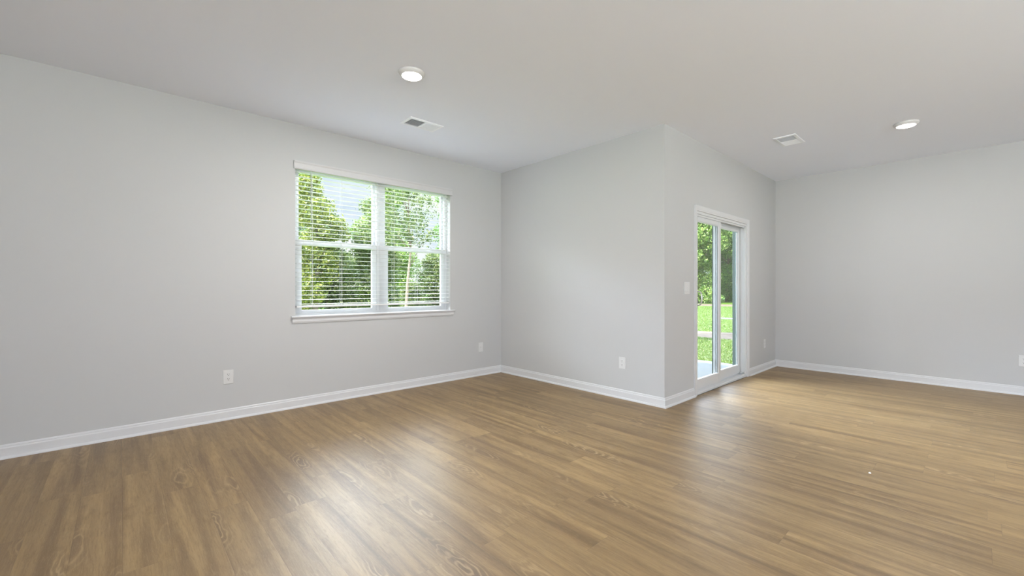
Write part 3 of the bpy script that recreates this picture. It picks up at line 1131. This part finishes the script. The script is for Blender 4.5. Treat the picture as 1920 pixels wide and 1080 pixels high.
def plant(src, loc, rz, s, label):
    r = copy_tree(src, loc, rz, label)
    r.scale = (s, s, s)
    return r

# seen through the window
tA = make_tree('leafy_tree', 'tall yellow green tree behind the left half of the blind', (4.30, 13.60, GZ), 0.8, 5.15, 1.15, 16, 26000, 0.040, 11, M['leaf_yellow'], 0.10)
plant(tA, (2.45, 15.0, GZ), 1.7, 0.97, 'yellow green tree at the left edge of the left window pane')
tB = make_tree('leafy_tree', 'bushy mid green tree behind the left window pane, next to the mullion', (6.25, 13.75, GZ), 0.5, 4.35, 1.20, 15, 26000, 0.040, 12, M['leaf_green'], 0.10)
tC = make_tree('slender_tree', 'slender tree with a bare trunk behind the right window pane', (5.38, 9.95, GZ), 2.45, 4.55, 1.00, 12, 6800, 0.036, 13, M['leaf_green'], 0.050, taper=0.4)
plant(tB, (8.95, 11.35, GZ), 2.2, 1.05, 'tall dark green tree at the right edge of the right window pane')
sh = make_tree('leafy_shrub', 'broad low green shrub behind the left window pane, under the gap of sky', (5.35, 15.6, GZ), 0.2, 3.55, 1.45, 14, 26000, 0.046, 14, M['leaf_green'], 0.06, cat='shrub', taper=0.35)
sp = [
    (6.75, 17.9, 2.9, 0.76, 'green shrub behind the left half of the mullion, under the gap of sky'),
    (2.6, 17.4, 1.0, 0.98, 'green shrub at the far left behind the blind'),
    (8.0, 16.6, 2.4, 0.80, 'green shrub behind the window mullion'),
    (8.5, 13.5, 4.1, 0.74, 'green shrub directly behind the slender tree trunk'),
    (10.5, 14.0, 5.0, 0.74, 'green shrub right of the slender tree, behind the right pane'),
    (6.75, 11.95, 0.9, 0.42, 'low green shrub just behind the trunk of the slender tree'),
    (12.6, 12.6, 0.4, 0.74, 'green shrub at the far right behind the blind'),
    (5.4, 19.2, 3.3, 1.00, 'green shrub behind the tall yellow green tree'),
    (8.2, 18.8, 5.6, 0.80, 'green shrub far behind the gap of sky in the left pane'),
]
for x, y, rz, s, lab in sp:
    plant(sh, (x, y, GZ), rz, s, lab)

# the tall trees across the lawn, seen through the door
tD = make_tree('forest_tree', 'tall pale green tree across the lawn behind the sliding panel', (36.5, 16.6, GZ), 0.6, 10.4, 3.0, 26, 70000, 0.080, 21, M['leaf_pale'], 0.22)
tE = make_tree('forest_tree', 'tall deep green tree across the lawn behind the fixed panel', (42.6, 16.2, GZ), 0.5, 11.4, 3.1, 24, 70000, 0.080, 22, M['leaf_forest'], 0.22)
far = [(tD, 37.5, 22.8, 0.7, 0.95), (tE, 32.5, 26.5, 2.1, 1.0), (tD, 26.5, 28.5, 3.0, 0.95), (tE, 20.5, 29.5, 4.2, 0.9), (tD, 14.5, 30.0, 5.1, 0.85),
       (tE, 8.5, 31.0, 0.3, 0.9), (tD, 37.4, 5.6, 1.9, 0.95), (tE, 38.0, -0.4, 3.6, 1.0), (tE, 43.8, 24.0, 5.2, 1.0), (tD, 41.0, 10.6, 2.6, 1.1), (tE, 46.5, 5.0, 0.9, 1.1), (tD, 50.0, 20.4, 4.4, 1.1), (tD, 49.0, 13.0, 1.2, 1.1)]
for src, x, y, rz, s in far:
    r = plant(src, (x, y, GZ), rz, s, 'tall leafy tree in the dense tree line across the lawn')
    r['group'] = 'tree line across the lawn'
# young tree whose shade falls on the soil patch
make_tree('young_tree', 'young tree on the lawn hidden behind the centre wall, shading the soil', (8.35, 4.45, GZ), 3.5, 5.4, 0.85, 10, 12000, 0.055, 31, M['leaf_green'], 0.045)
